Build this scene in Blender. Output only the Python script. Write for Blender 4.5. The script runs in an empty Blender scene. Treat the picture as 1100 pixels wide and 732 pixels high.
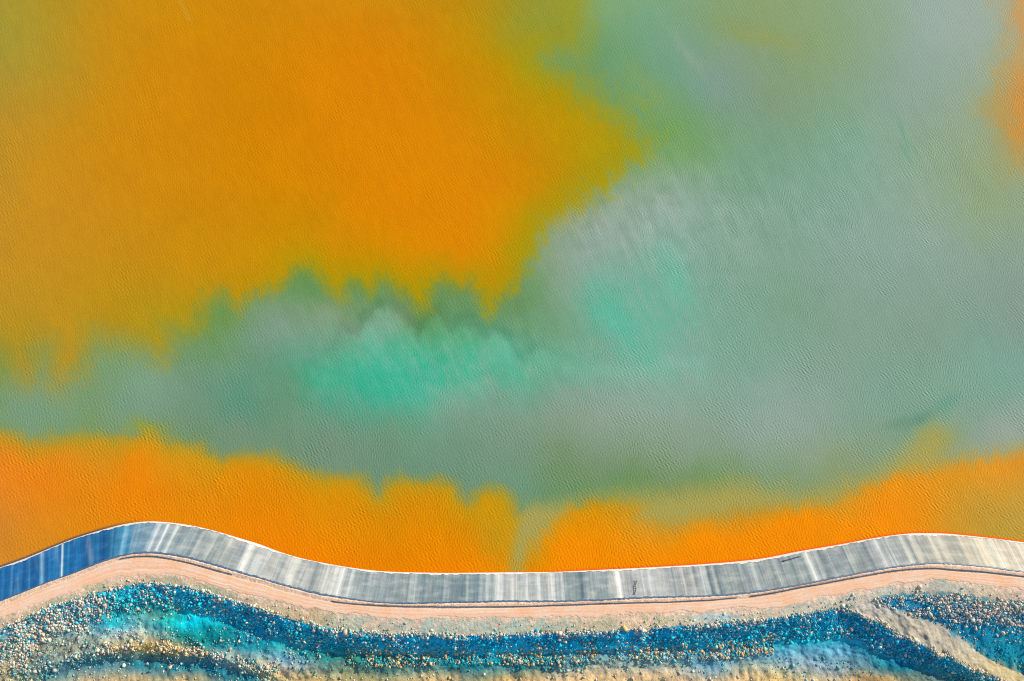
import bpy, math, random
import numpy as np
from mathutils import Vector

# ------------------------------------------------------------------ camera, sky, sun, exposure
scene = bpy.context.scene
COL = scene.collection
H, TILT, FOCAL = 250.0, math.radians(16.0), 26.0
cam_d = bpy.data.cameras.new('camera')
cam_d.lens = FOCAL; cam_d.sensor_width = 36.0; cam_d.clip_start = 1.0; cam_d.clip_end = 12000.0
cam = bpy.data.objects.new('camera', cam_d); COL.objects.link(cam)
cam.location = (0, 0, H); cam.rotation_euler = (TILT, 0, 0)
scene.camera = cam

SUN_AZ, SUN_EL = math.radians(33.0), math.radians(25.0)      # azimuth counted from +x towards +y
sun_dir = Vector((math.cos(SUN_AZ)*math.cos(SUN_EL), math.sin(SUN_AZ)*math.cos(SUN_EL), math.sin(SUN_EL)))
world = bpy.data.worlds.new('World'); scene.world = world; world.use_nodes = True
wn = world.node_tree.nodes; wl = world.node_tree.links
sky = wn.new('ShaderNodeTexSky'); sky.sky_type = 'NISHITA'; sky.sun_disc = False
sky.sun_elevation = SUN_EL; sky.sun_rotation = math.radians(90) - SUN_AZ
sky.air_density = 1.3; sky.dust_density = 0.4; sky.ozone_density = 3.0
wn['Background'].inputs['Strength'].default_value = 0.125
wl.new(sky.outputs['Color'], wn['Background'].inputs['Color'])
sun_d = bpy.data.lights.new('sun', 'SUN'); sun_d.energy = 4.6; sun_d.angle = math.radians(0.5)
sun_d.color = (1.0, 0.90, 0.76)
sun = bpy.data.objects.new('sun', sun_d); COL.objects.link(sun)
sun.rotation_euler = sun_dir.to_track_quat('Z', 'Y').to_euler(); sun.location = sun_dir*900
vs = scene.view_settings
vs.view_transform = 'Standard'; vs.look = 'None'; vs.gamma = 1.0; vs.use_curve_mapping = False
vs.exposure = 0.85
scene.cycles.use_denoising = False; scene.cycles.filter_width = 1.1
scene.cycles.max_bounces = 4; scene.cycles.diffuse_bounces = 2; scene.cycles.glossy_bounces = 2

LIT = np.array([1.457, 1.531, 1.656])      # what a flat white sheet reflects under this light (measured)

# ------------------------------------------------------------------ helpers
rng = np.random.default_rng(7)
CT, ST = math.cos(TILT), math.sin(TILT)
KP = 36.0/FOCAL/1100.0

def ground_at(u, v, z):
    """the place at height z that lies under point (u, v) of a 1100 x 732 survey frame"""
    u = np.asarray(u, float); v = np.asarray(v, float); z = np.asarray(z, float)
    a = (u-550)*KP; b = (366-v)*KP
    Y = b*CT+ST; Z = b*ST-CT
    k = (z-H)/Z
    return a*k, Y*k

def survey(x, y, z):
    dz = z-H
    cy = y*CT+dz*ST; cz = -y*ST+dz*CT
    return 550+(x/-cz)/KP, 366-(cy/-cz)/KP

def lin(c):
    c = np.asarray(c, float)/255.0
    return np.where(c <= 0.04045, c/12.92, ((c+0.055)/1.055)**2.4)

def vnoise(x, y, seed):
    xi = np.floor(x).astype(np.int64); yi = np.floor(y).astype(np.int64)
    xf = x-xi; yf = y-yi
    xf = xf*xf*xf*(xf*(xf*6-15)+10); yf = yf*yf*yf*(yf*(yf*6-15)+10)
    def h(i, j):
        n = (i*374761393+j*668265263+seed*1274126177) & 0x7fffffff
        n = ((n ^ (n >> 13))*1274126177) & 0x7fffffff
        n = ((n ^ (n >> 15))*2246822519) & 0x7fffffff
        return (n ^ (n >> 16))/float(0x7fffffff)*2-1
    a = h(xi, yi)*(1-xf)+h(xi+1, yi)*xf
    b = h(xi, yi+1)*(1-xf)+h(xi+1, yi+1)*xf
    return a*(1-yf)+b*yf

def fbm(x, y, seed, octv=4, gain=0.5):
    s = 0; a = 1.0; t = 0
    for k in range(octv):
        s = s+a*vnoise(x*2**k+17.3*k, y*2**k-9.1*k, seed+k*31); t += a; a *= gain
    return s/t

def sstep(a, b, x):
    t = np.clip((x-a)/(b-a), 0, 1); return t*t*(3-2*t)

def field(px, py, pts, soft=18.0, sx=1.0, sy=1.0):
    """smooth colour field through scattered samples (multiquadric)"""
    P = np.array([p[:2] for p in pts], float)*[sx, sy]; Cc = np.array([p[2] for p in pts], float)
    mu = Cc.mean(0); n = len(P)
    D = np.sqrt(((P[:, None]-P[None])**2).sum(-1)+soft*soft)
    A = np.zeros((n+1, n+1)); A[:n, :n] = D-np.eye(n)*1.0; A[n, :n] = 1; A[:n, n] = 1
    Wt = np.linalg.solve(A, np.vstack([Cc-mu, np.zeros((1, 3))]))
    lo, hi = Cc.min(0), Cc.max(0)
    out = np.empty((len(px), 3))
    for i in range(0, len(px), 40000):
        d = np.sqrt((px[i:i+40000, None]*sx-P[None, :, 0])**2+(py[i:i+40000, None]*sy-P[None, :, 1])**2+soft*soft)
        out[i:i+40000] = np.clip(d@Wt[:n]+Wt[n]+mu, lo, hi)
    return out

def poly_sd(px, py, poly):
    """signed distance, positive inside"""
    P = np.array(poly, float); Q = np.roll(P, -1, 0)
    out = np.empty(len(px))
    for i in range(0, len(px), 40000):
        X = px[i:i+40000, None]; Y = py[i:i+40000, None]
        ex = Q[:, 0]-P[:, 0]; ey = Q[:, 1]-P[:, 1]
        t = np.clip(((X-P[:, 0])*ex+(Y-P[:, 1])*ey)/(ex*ex+ey*ey+1e-9), 0, 1)
        d = np.sqrt(((X-P[:, 0]-t*ex)**2+(Y-P[:, 1]-t*ey)**2).min(1))
        c = ((P[:, 1] > Y) != (Q[:, 1] > Y)) & (X < ex*(Y-P[:, 1])/np.where(np.abs(ey) < 1e-9, 1e-9, ey)+P[:, 0])
        ins = (c.sum(1) % 2) == 1
        out[i:i+40000] = np.where(ins, d, -d)
    return out

def line_f(pts):
    a = np.array(sorted(pts), float)
    us = a[:, 0]
    def f(u, k=1):
        return np.interp(u, us, a[:, k])
    return f

def smooth_line(pts, z):
    """survey line -> y(x) in the world, lightly smoothed"""
    a = np.array(sorted(pts), float)
    uu = np.arange(-3000, 4101, 2.0)
    vv = np.interp(uu, a[:, 0], a[:, 1])
    s0 = (a[1, 1]-a[0, 1])/(a[1, 0]-a[0, 0]); s1 = (a[-1, 1]-a[-2, 1])/(a[-1, 0]-a[-2, 0])
    vv = np.where(uu < a[0, 0], a[0, 1]+np.clip((uu-a[0, 0]), -260, 0)*s0, vv)
    vv = np.where(uu > a[-1, 0], a[-1, 1]+np.clip((uu-a[-1, 0]), 0, 260)*s1, vv)
    k = np.exp(-0.5*(np.arange(-12, 13)/4.0)**2); k /= k.sum()
    vv = np.convolve(np.pad(vv, 12, mode='edge'), k, 'valid')
    zz = z(uu) if callable(z) else np.full_like(uu, z)
    X, Y = ground_at(uu, vv, zz)
    o = np.argsort(X)
    X, Y, zz = X[o], Y[o], zz[o]
    return (lambda x: np.interp(x, X, Y)), (lambda x: np.interp(x, X, zz))

def grid_mesh(name, X, Y, Z, smooth=True):
    n, m = X.shape
    co = np.stack([X, Y, Z], -1).reshape(-1, 3).astype(np.float32)
    idx = np.arange(n*m).reshape(n, m)
    q = np.stack([idx[:-1, :-1], idx[1:, :-1], idx[1:, 1:], idx[:-1, 1:]], -1).reshape(-1, 4)
    return raw_mesh(name, co, q, smooth)

def raw_mesh(name, co, faces, smooth=False):
    me = bpy.data.meshes.new(name)
    k = faces.shape[1]
    me.vertices.add(len(co)); me.vertices.foreach_set('co', np.ascontiguousarray(co, dtype=np.float32).ravel())
    me.loops.add(faces.size); me.loops.foreach_set('vertex_index', faces.ravel().astype(np.int32))
    me.polygons.add(len(faces))
    me.polygons.foreach_set('loop_start', np.arange(0, faces.size, k, dtype=np.int32))
    me.polygons.foreach_set('loop_total', np.full(len(faces), k, dtype=np.int32))
    me.update(calc_edges=True); me.validate()
    if smooth:
        me.polygons.foreach_set('use_smooth', np.ones(len(me.polygons), bool))
    return me

def set_col(me, rgb, name='tint'):
    at = me.color_attributes.new(name, 'FLOAT_COLOR', 'POINT')
    a = np.ones((len(rgb), 4), np.float32); a[:, :3] = rgb
    at.data.foreach_set('color', a.ravel())

def set_vec(me, v, name):
    at = me.attributes.new(name, 'FLOAT_VECTOR', 'POINT')
    at.data.foreach_set('vector', np.ascontiguousarray(v, dtype=np.float32).ravel())

def add(name, me, mat, parent=None, kind=None, label=None, cat=None, group=None):
    o = bpy.data.objects.new(name, me); COL.objects.link(o)
    if mat: me.materials.clear(); me.materials.append(mat)
    o.parent = parent
    tag(o, kind, label, cat, group)
    return o

def tag(o, kind=None, label=None, cat=None, group=None):
    if kind: o['kind'] = kind
    if label: o['label'] = label
    if cat: o['category'] = cat
    if group: o['group'] = group

class NT:
    def __init__(s, name):
        s.m = bpy.data.materials.new(name); s.m.use_nodes = True
        s.t = s.m.node_tree; s.n = s.t.nodes; s.b = s.n['Principled BSDF']
    def node(s, typ, **kw):
        n = s.n.new('ShaderNode'+typ)
        for k, v in kw.items():
            if k.startswith('in_'): n.inputs[k[3:].replace('_', ' ')].default_value = v
            else: setattr(n, k, v)
        return n
    def link(s, a, b): s.t.links.new(a, b)
    def noise(s, vec, scale, detail=3, rough=0.55, dist=0.0):
        n = s.node('TexNoise'); n.inputs['Scale'].default_value = scale; n.inputs['Detail'].default_value = detail
        n.inputs['Roughness'].default_value = rough; n.inputs['Distortion'].default_value = dist
        s.link(vec, n.inputs['Vector']); return n.outputs['Fac']
    def remap(s, v, a, b, c, d):
        n = s.node('MapRange'); n.inputs[1].default_value = a; n.inputs[2].default_value = b
        n.inputs[3].default_value = c; n.inputs[4].default_value = d; s.link(v, n.inputs[0]); return n.outputs[0]
    def math(s, op, a, b):
        n = s.node('Math', operation=op)
        for i, q in enumerate((a, b)):
            if isinstance(q, (int, float)): n.inputs[i].default_value = q
            else: s.link(q, n.inputs[i])
        return n.outputs[0]
    def scalecol(s, colr, fac):
        n = s.node('VectorMath', operation='SCALE'); s.link(colr, n.inputs[0]); s.link(fac, n.inputs['Scale']); return n.outputs[0]
    def mix(s, fac, a, b):
        n = s.node('Mix', data_type='RGBA')
        for k, q in ((0, fac), (6, a), (7, b)):
            if isinstance(q, (int, float)): n.inputs[k].default_value = q
            elif isinstance(q, tuple): n.inputs[k].default_value = (*q, 1)
            else: s.link(q, n.inputs[k])
        return n.outputs[2]
    def mapping(s, vec, scale=(1, 1, 1), rot=0.0):
        n = s.node('Mapping'); n.inputs['Scale'].default_value = scale; n.inputs['Rotation'].default_value = (0, 0, rot)
        s.link(vec, n.inputs['Vector']); return n.outputs[0]

# ------------------------------------------------------------------ survey lines
W_PTS = [(-60,634),(0,610),(26,601),(52,590),(79,579),(105,571),(131,563.6),(157,560),(183.5,561.5),(210,565.5),(236,572),(262,580),
 (280,585),(296,592),(322,600),(349,605.5),(375,610),(401,613.5),(427,615),(480,616),(540,615.3),(592,615),(645,612.6),(697,610),
 (750,607),(789,604),(820,600.5),(859,592.5),(899,586),(938,578.5),(964,574.6),(982,573),(1017,573.5),(1056,577.5),(1100,583),(1150,590)]
T_PTS = [(-60,670),(0,646),(26,635.7),(52,625),(79,616),(105,605),(126,598),(144,594.5),(162,593.7),(183,595.6),(210,601),(236,608.7),
 (262,616.6),(280,621),(296,626.5),(322,633.6),(349,639.6),(375,643.6),(401,647),(427,648.6),(480,647.5),(540,646.2),(592,646.6),(645,645),
 (697,642),(750,641),(789,639),(820,635.3),(859,629),(899,620.8),(938,613.4),(964,608.7),(1003,605),(1030,606.3),(1056,608.7),(1100,614.7),(1150,622)]
P_PTS = [(-60,674),(0,649.5),(52,628.5),(79,619.5),(105,608.5),(126,600.5),(144,597.5),(162,597),(183,600),(210,606),(236,613.5),(249,617),
 (280,625.5),(322,638),(359,646.5),(388,649.3),(427,651.5),(480,652),(550,651.7),(592,650.3),(645,648.3),(697,647),(750,645.5),(776,643.5),
 (800,641.5),(820,639),(859,631),(899,624),(938,616.6),(977,611),(1003,610),(1043,613),(1082,616.8),(1100,619),(1150,626)]
R_PTS = [(-60,688),(0,664.5),(26,655),(52,645),(79,634.5),(105,625),(131,620),(157,617),(183,618),(210,624),(236,632),(262,640),(296,645.5),(322,651),
 (349,655),(375,660),(401,663),(427,664.5),(480,664.5),(540,663.5),(592,664),(645,662),(697,659.5),(750,658),(789,655),(820,652.7),(846,649),
 (872,645),(899,637.5),(925,634),(951,631),(972,626),(1003,621.5),(1030,624),(1056,629),(1082,632),(1100,634),(1150,641)]
V_PTS = [(-60,700),(0,676),(26,666),(52,653),(79,645),(105,637),(131,630.5),(157,625.5),(183,628),(210,633),(236,641),(262,648),(296,660.6),
 (322,668.5),(349,675),(375,679),(401,681.6),(480,683),(540,683),(592,680),(645,679),(671,677.6),(723,673.7),(776,669.8),(820,666),(846,663),
 (872,658),(899,655),(914,650),(930,643),(951,639.6),(977,637),(1003,635.7),(1030,638),(1056,642),(1082,645),(1100,647.5),(1150,654)]
# (u, v, z): hollow beside the spur, outer edge of the spur, foot of the rock slope, low windrow, its foot
def tail(f, du):   # the three lines hug the crest edge west of the spur
    return [(u, v+du) for u, v in V_PTS if u <= 899]
B_PTS = tail(0, .9)+[(914,652),(930,647),(954,652),(977,659),(1003,667),(1025,679),(1040,691),(1051,701),(1072,713),(1100,724),(1150,740)]
C_PTS = tail(0, 1.8)+[(914,654),(930,663),(956,676),(982,689.5),(1009,702.5),(1030,714),(1056,723.6),(1077,730),(1100,738),(1150,756)]
G_PTS = [(-60,738),(0,712),(50,690),(100,672),(147,655),(185,655),(225,664),(280,682),(310,691),(350,702),(420,704),(500,704),(600,703),(700,700),(780,697),
 (820,692),(870,688),(905,686),(930,697),(956,707),(982,716),(1009,727),(1030,736),(1056,746),(1100,764),(1150,784)]
K_PTS = [(-60,750),(0,724),(50,714),(100,704),(147,692),(185,698),(225,703),(280,720),(310,723),(350,712),(420,712),(500,711),(600,711),(700,708),(780,705),
 (820,701),(870,699),(905,702),(930,713),(956,722),(982,730),(1009,740),(1030,750),(1056,760),(1100,778),(1150,798)]
F_PTS = [(-60,764),(0,738),(50,726),(100,714),(147,708),(185,713),(225,717),(280,731),(310,735),(350,723),(420,724),(500,722),(600,721),(700,717),(780,716),
 (820,713),(870,716),(905,724),(930,733),(956,740),(982,746),(1009,755),(1030,765),(1056,775),(1100,792),(1150,812)]
zline = lambda pts: (lambda u: np.interp(u, [p[0] for p in pts], [p[1] for p in pts]))
ZB = zline([(899,5.65),(930,5.4),(954,4.9),(977,4.2),(1003,3.0),(1040,1.6),(1072,0.6),(1100,0.2),(1300,0.0)])
ZC = zline([(899,5.6),(930,5.3),(956,4.9),(982,4.5),(1009,4.0),(1030,3.6),(1056,3.0),(1100,2.0),(1300,1.5)])
ZG = zline([(0,1.8),(50,2.1),(100,2.3),(147,2.6),(185,2.4),(225,2.0),(280,1.8),(310,1.6),(350,1.2),(420,1.1),(820,1.0),(905,1.0),(1009,.2),(1300,-.2)])
ZK = zline([(0,1.3),(50,1.6),(100,2.0),(147,2.3),(185,2.1),(225,1.8),(280,1.4),(310,1.2),(350,1.1),(820,1.0),(905,.5),(1300,-.4)])
ZF = zline([(0,.2),(50,-.1),(100,-.4),(147,-.6),(225,-.4),(280,0),(350,.3),(820,.3),(1300,-.6)])
CREST = 6.0
yW, _ = smooth_line(W_PTS, 0.0)
yT, zT = smooth_line(T_PTS, CREST)
yP, zP = smooth_line(P_PTS, CREST+.05)
yR, zR = smooth_line(R_PTS, CREST)
yV, zV = smooth_line(V_PTS, CREST-.3)
yB, zB = smooth_line(B_PTS, ZB); yC, zC = smooth_line(C_PTS, ZC)
yG, zG = smooth_line(G_PTS, ZG); yK, zK = smooth_line(K_PTS, ZK); yF, zF = smooth_line(F_PTS, ZF)

def axis(fine, step, far):
    a = list(np.arange(-fine, fine+1e-6, step)); e = []; s = step; x = fine
    while x < far:
        s *= 1.35; x += s; e.append(x)
    return np.array([-q for q in reversed(e)]+a+e)

# ------------------------------------------------------------------ water colour
ORANGE = [(0,10,(172,158,62)),(15,60,(176,157,60)),(55,70,(188,154,48)),(100,20,(202,150,28)),(0,120,(192,152,52)),(0,200,(200,150,45)),(40,160,(205,150,36)),
 (100,150,(212,147,20)),(200,100,(217,142,6)),(200,30,(215,145,5)),(300,100,(219,140,0)),(400,60,(225,140,0)),(400,150,(229,142,0)),(480,60,(211,145,0)),
 (520,30,(190,152,14)),(560,30,(160,157,50)),(600,20,(152,160,65)),(605,50,(150,158,60)),(550,70,(188,155,8)),(480,120,(222,143,0)),(560,120,(200,150,0)),(600,110,(190,155,0)),
 (640,140,(186,156,4)),(690,160,(165,160,22)),(600,180,(196,150,0)),(560,200,(215,145,0)),(640,190,(178,156,14)),(480,200,(228,142,0)),(500,280,(222,145,0)),
 (450,260,(225,143,0)),(555,250,(200,150,0)),(578,265,(168,156,20)),(400,250,(220,143,0)),(300,200,(218,142,0)),(350,270,(206,149,4)),(200,220,(212,145,12)),
 (300,260,(208,148,5)),(250,290,(205,150,12)),(200,300,(201,150,20)),(100,250,(208,147,30)),(0,280,(202,150,42)),(100,320,(197,152,30)),(40,340,(196,152,40)),
 (200,340,(182,155,28)),(150,350,(186,153,30)),(0,365,(182,152,42)),(460,318,(190,152,0)),(525,325,(190,152,5)),(390,300,(195,152,0)),
 (0,490,(241,142,34)),(0,560,(224,142,50)),(50,520,(242,140,26)),(60,580,(226,146,35)),(150,520,(246,141,10)),(150,550,(240,142,12)),(100,480,(221,152,35)),
 (200,490,(216,156,30)),(250,510,(230,148,12)),(300,520,(232,145,8)),(350,530,(224,150,10)),(350,580,(242,142,4)),(420,530,(219,150,8)),(470,530,(219,150,8)),
 (530,535,(217,156,5)),(420,580,(234,143,4)),(500,570,(220,150,8)),(500,600,(247,146,0)),(545,590,(212,154,20)),(530,570,(206,154,24)),(600,580,(241,150,0)),
 (650,548,(218,156,20)),(650,590,(252,149,0)),(750,580,(253,150,0)),(720,552,(187,161,80)),(850,560,(254,151,0)),(800,535,(165,160,98)),(950,540,(246,151,15)),
 (1000,510,(236,156,30)),(900,525,(202,160,62)),(1040,540,(211,159,56)),(1090,500,(231,156,42)),(1090,560,(196,161,72)),(1060,515,(226,158,46)),
 (1090,10,(218,146,66)),(1094,115,(212,140,44)),(1066,100,(186,152,80)),(1090,60,(196,154,90)),(1080,165,(180,152,84)),(1110,200,(178,152,90))]
GREEN = [(640,15,(128,166,112)),(640,60,(110,155,105)),(700,20,(120,165,130)),(700,100,(110,160,120)),(720,140,(112,160,95)),(800,20,(135,160,110)),
 (870,60,(135,160,115)),(770,90,(125,156,140)),(850,110,(128,156,122)),(950,30,(138,165,138)),(1000,20,(150,170,160)),
 (980,90,(138,163,148)),(1030,60,(145,166,150)),(1040,150,(140,161,128)),(1060,220,(138,160,122)),(900,150,(124,165,140)),(800,170,(120,161,132)),(640,240,(146,166,150)),
 (720,220,(145,170,155)),(660,270,(145,170,155)),(605,255,(140,164,142)),(590,232,(150,160,105)),(800,250,(133,166,146)),(900,260,(134,165,150)),(1000,260,(138,165,150)),
 (1080,280,(131,158,141)),(700,280,(132,171,152)),
 (640,315,(118,172,150)),(600,320,(124,161,130)),(620,290,(140,166,146)),(600,352,(114,160,126)),(570,315,(110,152,104)),(545,340,(105,146,98)),
 (500,326,(106,149,98)),(440,350,(106,146,96)),(400,326,(106,150,100)),(422,348,(126,165,136)),(330,316,(108,150,96)),(342,336,(128,156,120)),
 (300,345,(125,156,130)),(270,350,(120,154,122)),(385,352,(122,158,126)),(420,380,(88,178,146)),(380,400,(84,175,142)),(350,412,(82,170,138)),(400,420,(76,175,146)),
 (432,432,(84,173,144)),(460,390,(86,179,150)),(500,390,(100,175,142)),(540,382,(104,170,140)),(570,400,(110,166,136)),(530,420,(124,166,142)),(480,430,(118,170,146)),
 (600,420,(130,161,140)),(330,402,(86,160,126)),(300,410,(102,151,120)),(310,432,(106,150,120)),(360,452,(110,150,125)),(420,462,(110,154,125)),(420,492,(110,146,120)),
 (500,472,(116,151,126)),(480,510,(110,146,121)),(560,480,(120,150,126)),(560,525,(110,150,120)),(650,485,(125,151,122)),(680,502,(114,146,100)),(600,502,(115,146,106)),
 (640,450,(140,161,141)),(700,450,(140,165,146)),(760,440,(135,165,146)),(740,485,(135,156,131)),(760,507,(118,150,102)),(800,480,(139,162,144)),(850,470,(145,165,150)),
 (900,460,(136,162,141)),(850,510,(130,156,120)),(900,500,(138,156,116)),(950,440,(125,161,141)),
 (1060,440,(132,161,142)),(1085,400,(120,163,146)),(1080,462,(150,165,150)),(1040,400,(125,165,146)),(900,380,(130,161,141)),(1000,350,(128,157,138)),(1090,340,(128,154,140)),
 (850,320,(125,161,136)),(800,380,(125,166,146)),
 (20,420,(121,156,120)),(60,440,(121,156,120)),(0,398,(120,150,82)),(100,405,(120,154,110)),(160,412,(125,160,130)),(130,440,(120,155,125)),(200,382,(115,150,108)),
 (235,345,(110,150,85)),(200,432,(116,150,125)),(240,400,(108,151,122)),(100,458,(122,152,100)),(200,466,(115,147,112)),(260,440,(96,149,122)),(260,465,(112,146,120)),(300,482,(114,146,116)),
 (350,492,(115,146,120))]
POLY_A = [(-400,-400),(628,-400),(627,0),(622,48),(585,62),(610,78),(640,95),(672,118),(700,148),(694,178),(655,205),(612,222),(588,240),(578,268),(566,282),(561,296),(549,311),
 (537,318),(525,340),(517,322),(504,303),(496,309),(478,299),(466,305),(456,333),(441,320),(426,312),(414,301),(405,304),(399,318),(387,304),(375,304),(367,320),(349,308),
 (333,287),(317,288),(301,304),(285,313),(268,318),(254,333),(238,314),(222,322),(210,350),(186,358),(172,386),(151,373),(119,366),(101,360),(85,396),(70,402),(59,412),
 (52,372),(36,376),(30,408),(12,388),(0,379),(-400,379)]
POLY_B = [(-400,462),(0,464),(32,474),(59,470),(99,466),(131,468),(145,469),(162,462),(180,474),(214,478),(238,491),(262,488),(297,492),(317,501),(349,510),(367,510),(387,514),(406,531),
 (414,518),(430,514),(452,518),(470,514),(490,520),(498,534),(504,538),(510,526),(524,522),(537,524),(550,536),(557,552),(565,545),(590,541),(621,537),(664,531),(684,529),
 (734,526),(785,519),(833,526),(873,529),(912,518),(940,510),(985,478),(1003,464),(1016,490),(1051,486),(1100,482),(1500,478),(1500,1200),(-400,1200)]
POLY_C = [(556,1200),(557,606),(572,590),(592,572),(603,557),(622,541),(660,534),(700,542),(690,556),(715,560),(734,562),(774,553),(813,545),(853,543),(892,537),(912,526),(952,514),(1011,502),
 (1051,490),(1100,484),(1500,484),(1500,1200)]
POLY_D = [(1500,-300),(1078,-300),(1078,0),(1085,40),(1070,75),(1062,115),(1072,160),(1090,185),(1500,210)]

# local tinges in the grey water: u, v, length, width, heading, colour, share
SPOTS = [(690,345,58,40,.9,(100,184,156),.42),(726,300,36,14,1.15,(98,198,168),.42),(664,350,34,16,1.0,(76,192,160),.5),(700,385,30,16,1.2,(100,188,158),.3),(645,335,16,12,1.3,(90,186,156),.4),(600,392,60,22,.1,(100,180,150),.48),
 (986,452,20,8,-.45,(84,138,118),.6),(1017,433,15,7,-.5,(92,156,134),.55),(962,457,16,5,-.3,(104,146,120),.6),(738,156,38,26,-.2,(116,160,96),.6),(712,110,30,16,.9,(126,158,100),.5),(690,85,30,14,.9,(128,160,96),.5),(826,40,34,10,.2,(150,156,84),.5),
 (792,36,14,6,.6,(146,156,88),.6),(780,26,30,14,.4,(138,158,100),.5),(1003,472,24,14,-.2,(162,160,76),.8),(160,460,22,9,.2,(148,156,62),.85),(745,62,40,5,.9,(150,168,150),.4),
 (400,405,70,24,.1,(54,180,142),.38),(470,392,70,24,.1,(80,182,146),.35),(545,395,30,14,1.2,(86,184,152),.6),(505,392,28,12,1.3,(84,184,152),.55)]

# lobed edge of the milky green water under the teeth of orange
POLY_E = [(355,376),(368,357),(384,360),(394,346),(405,336),(414,331),(425,336),(434,346),(443,354),(448,366),(453,356),(459,345),(468,339),(478,345),(486,356),(492,350),(499,346),(508,354),
 (520,369),(527,361),(535,359),(543,367),(550,384),(563,398),(570,384),(580,374),(592,380),(606,388),(622,392),(660,392),(760,380),(760,640),(240,640),(300,420)]

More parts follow.
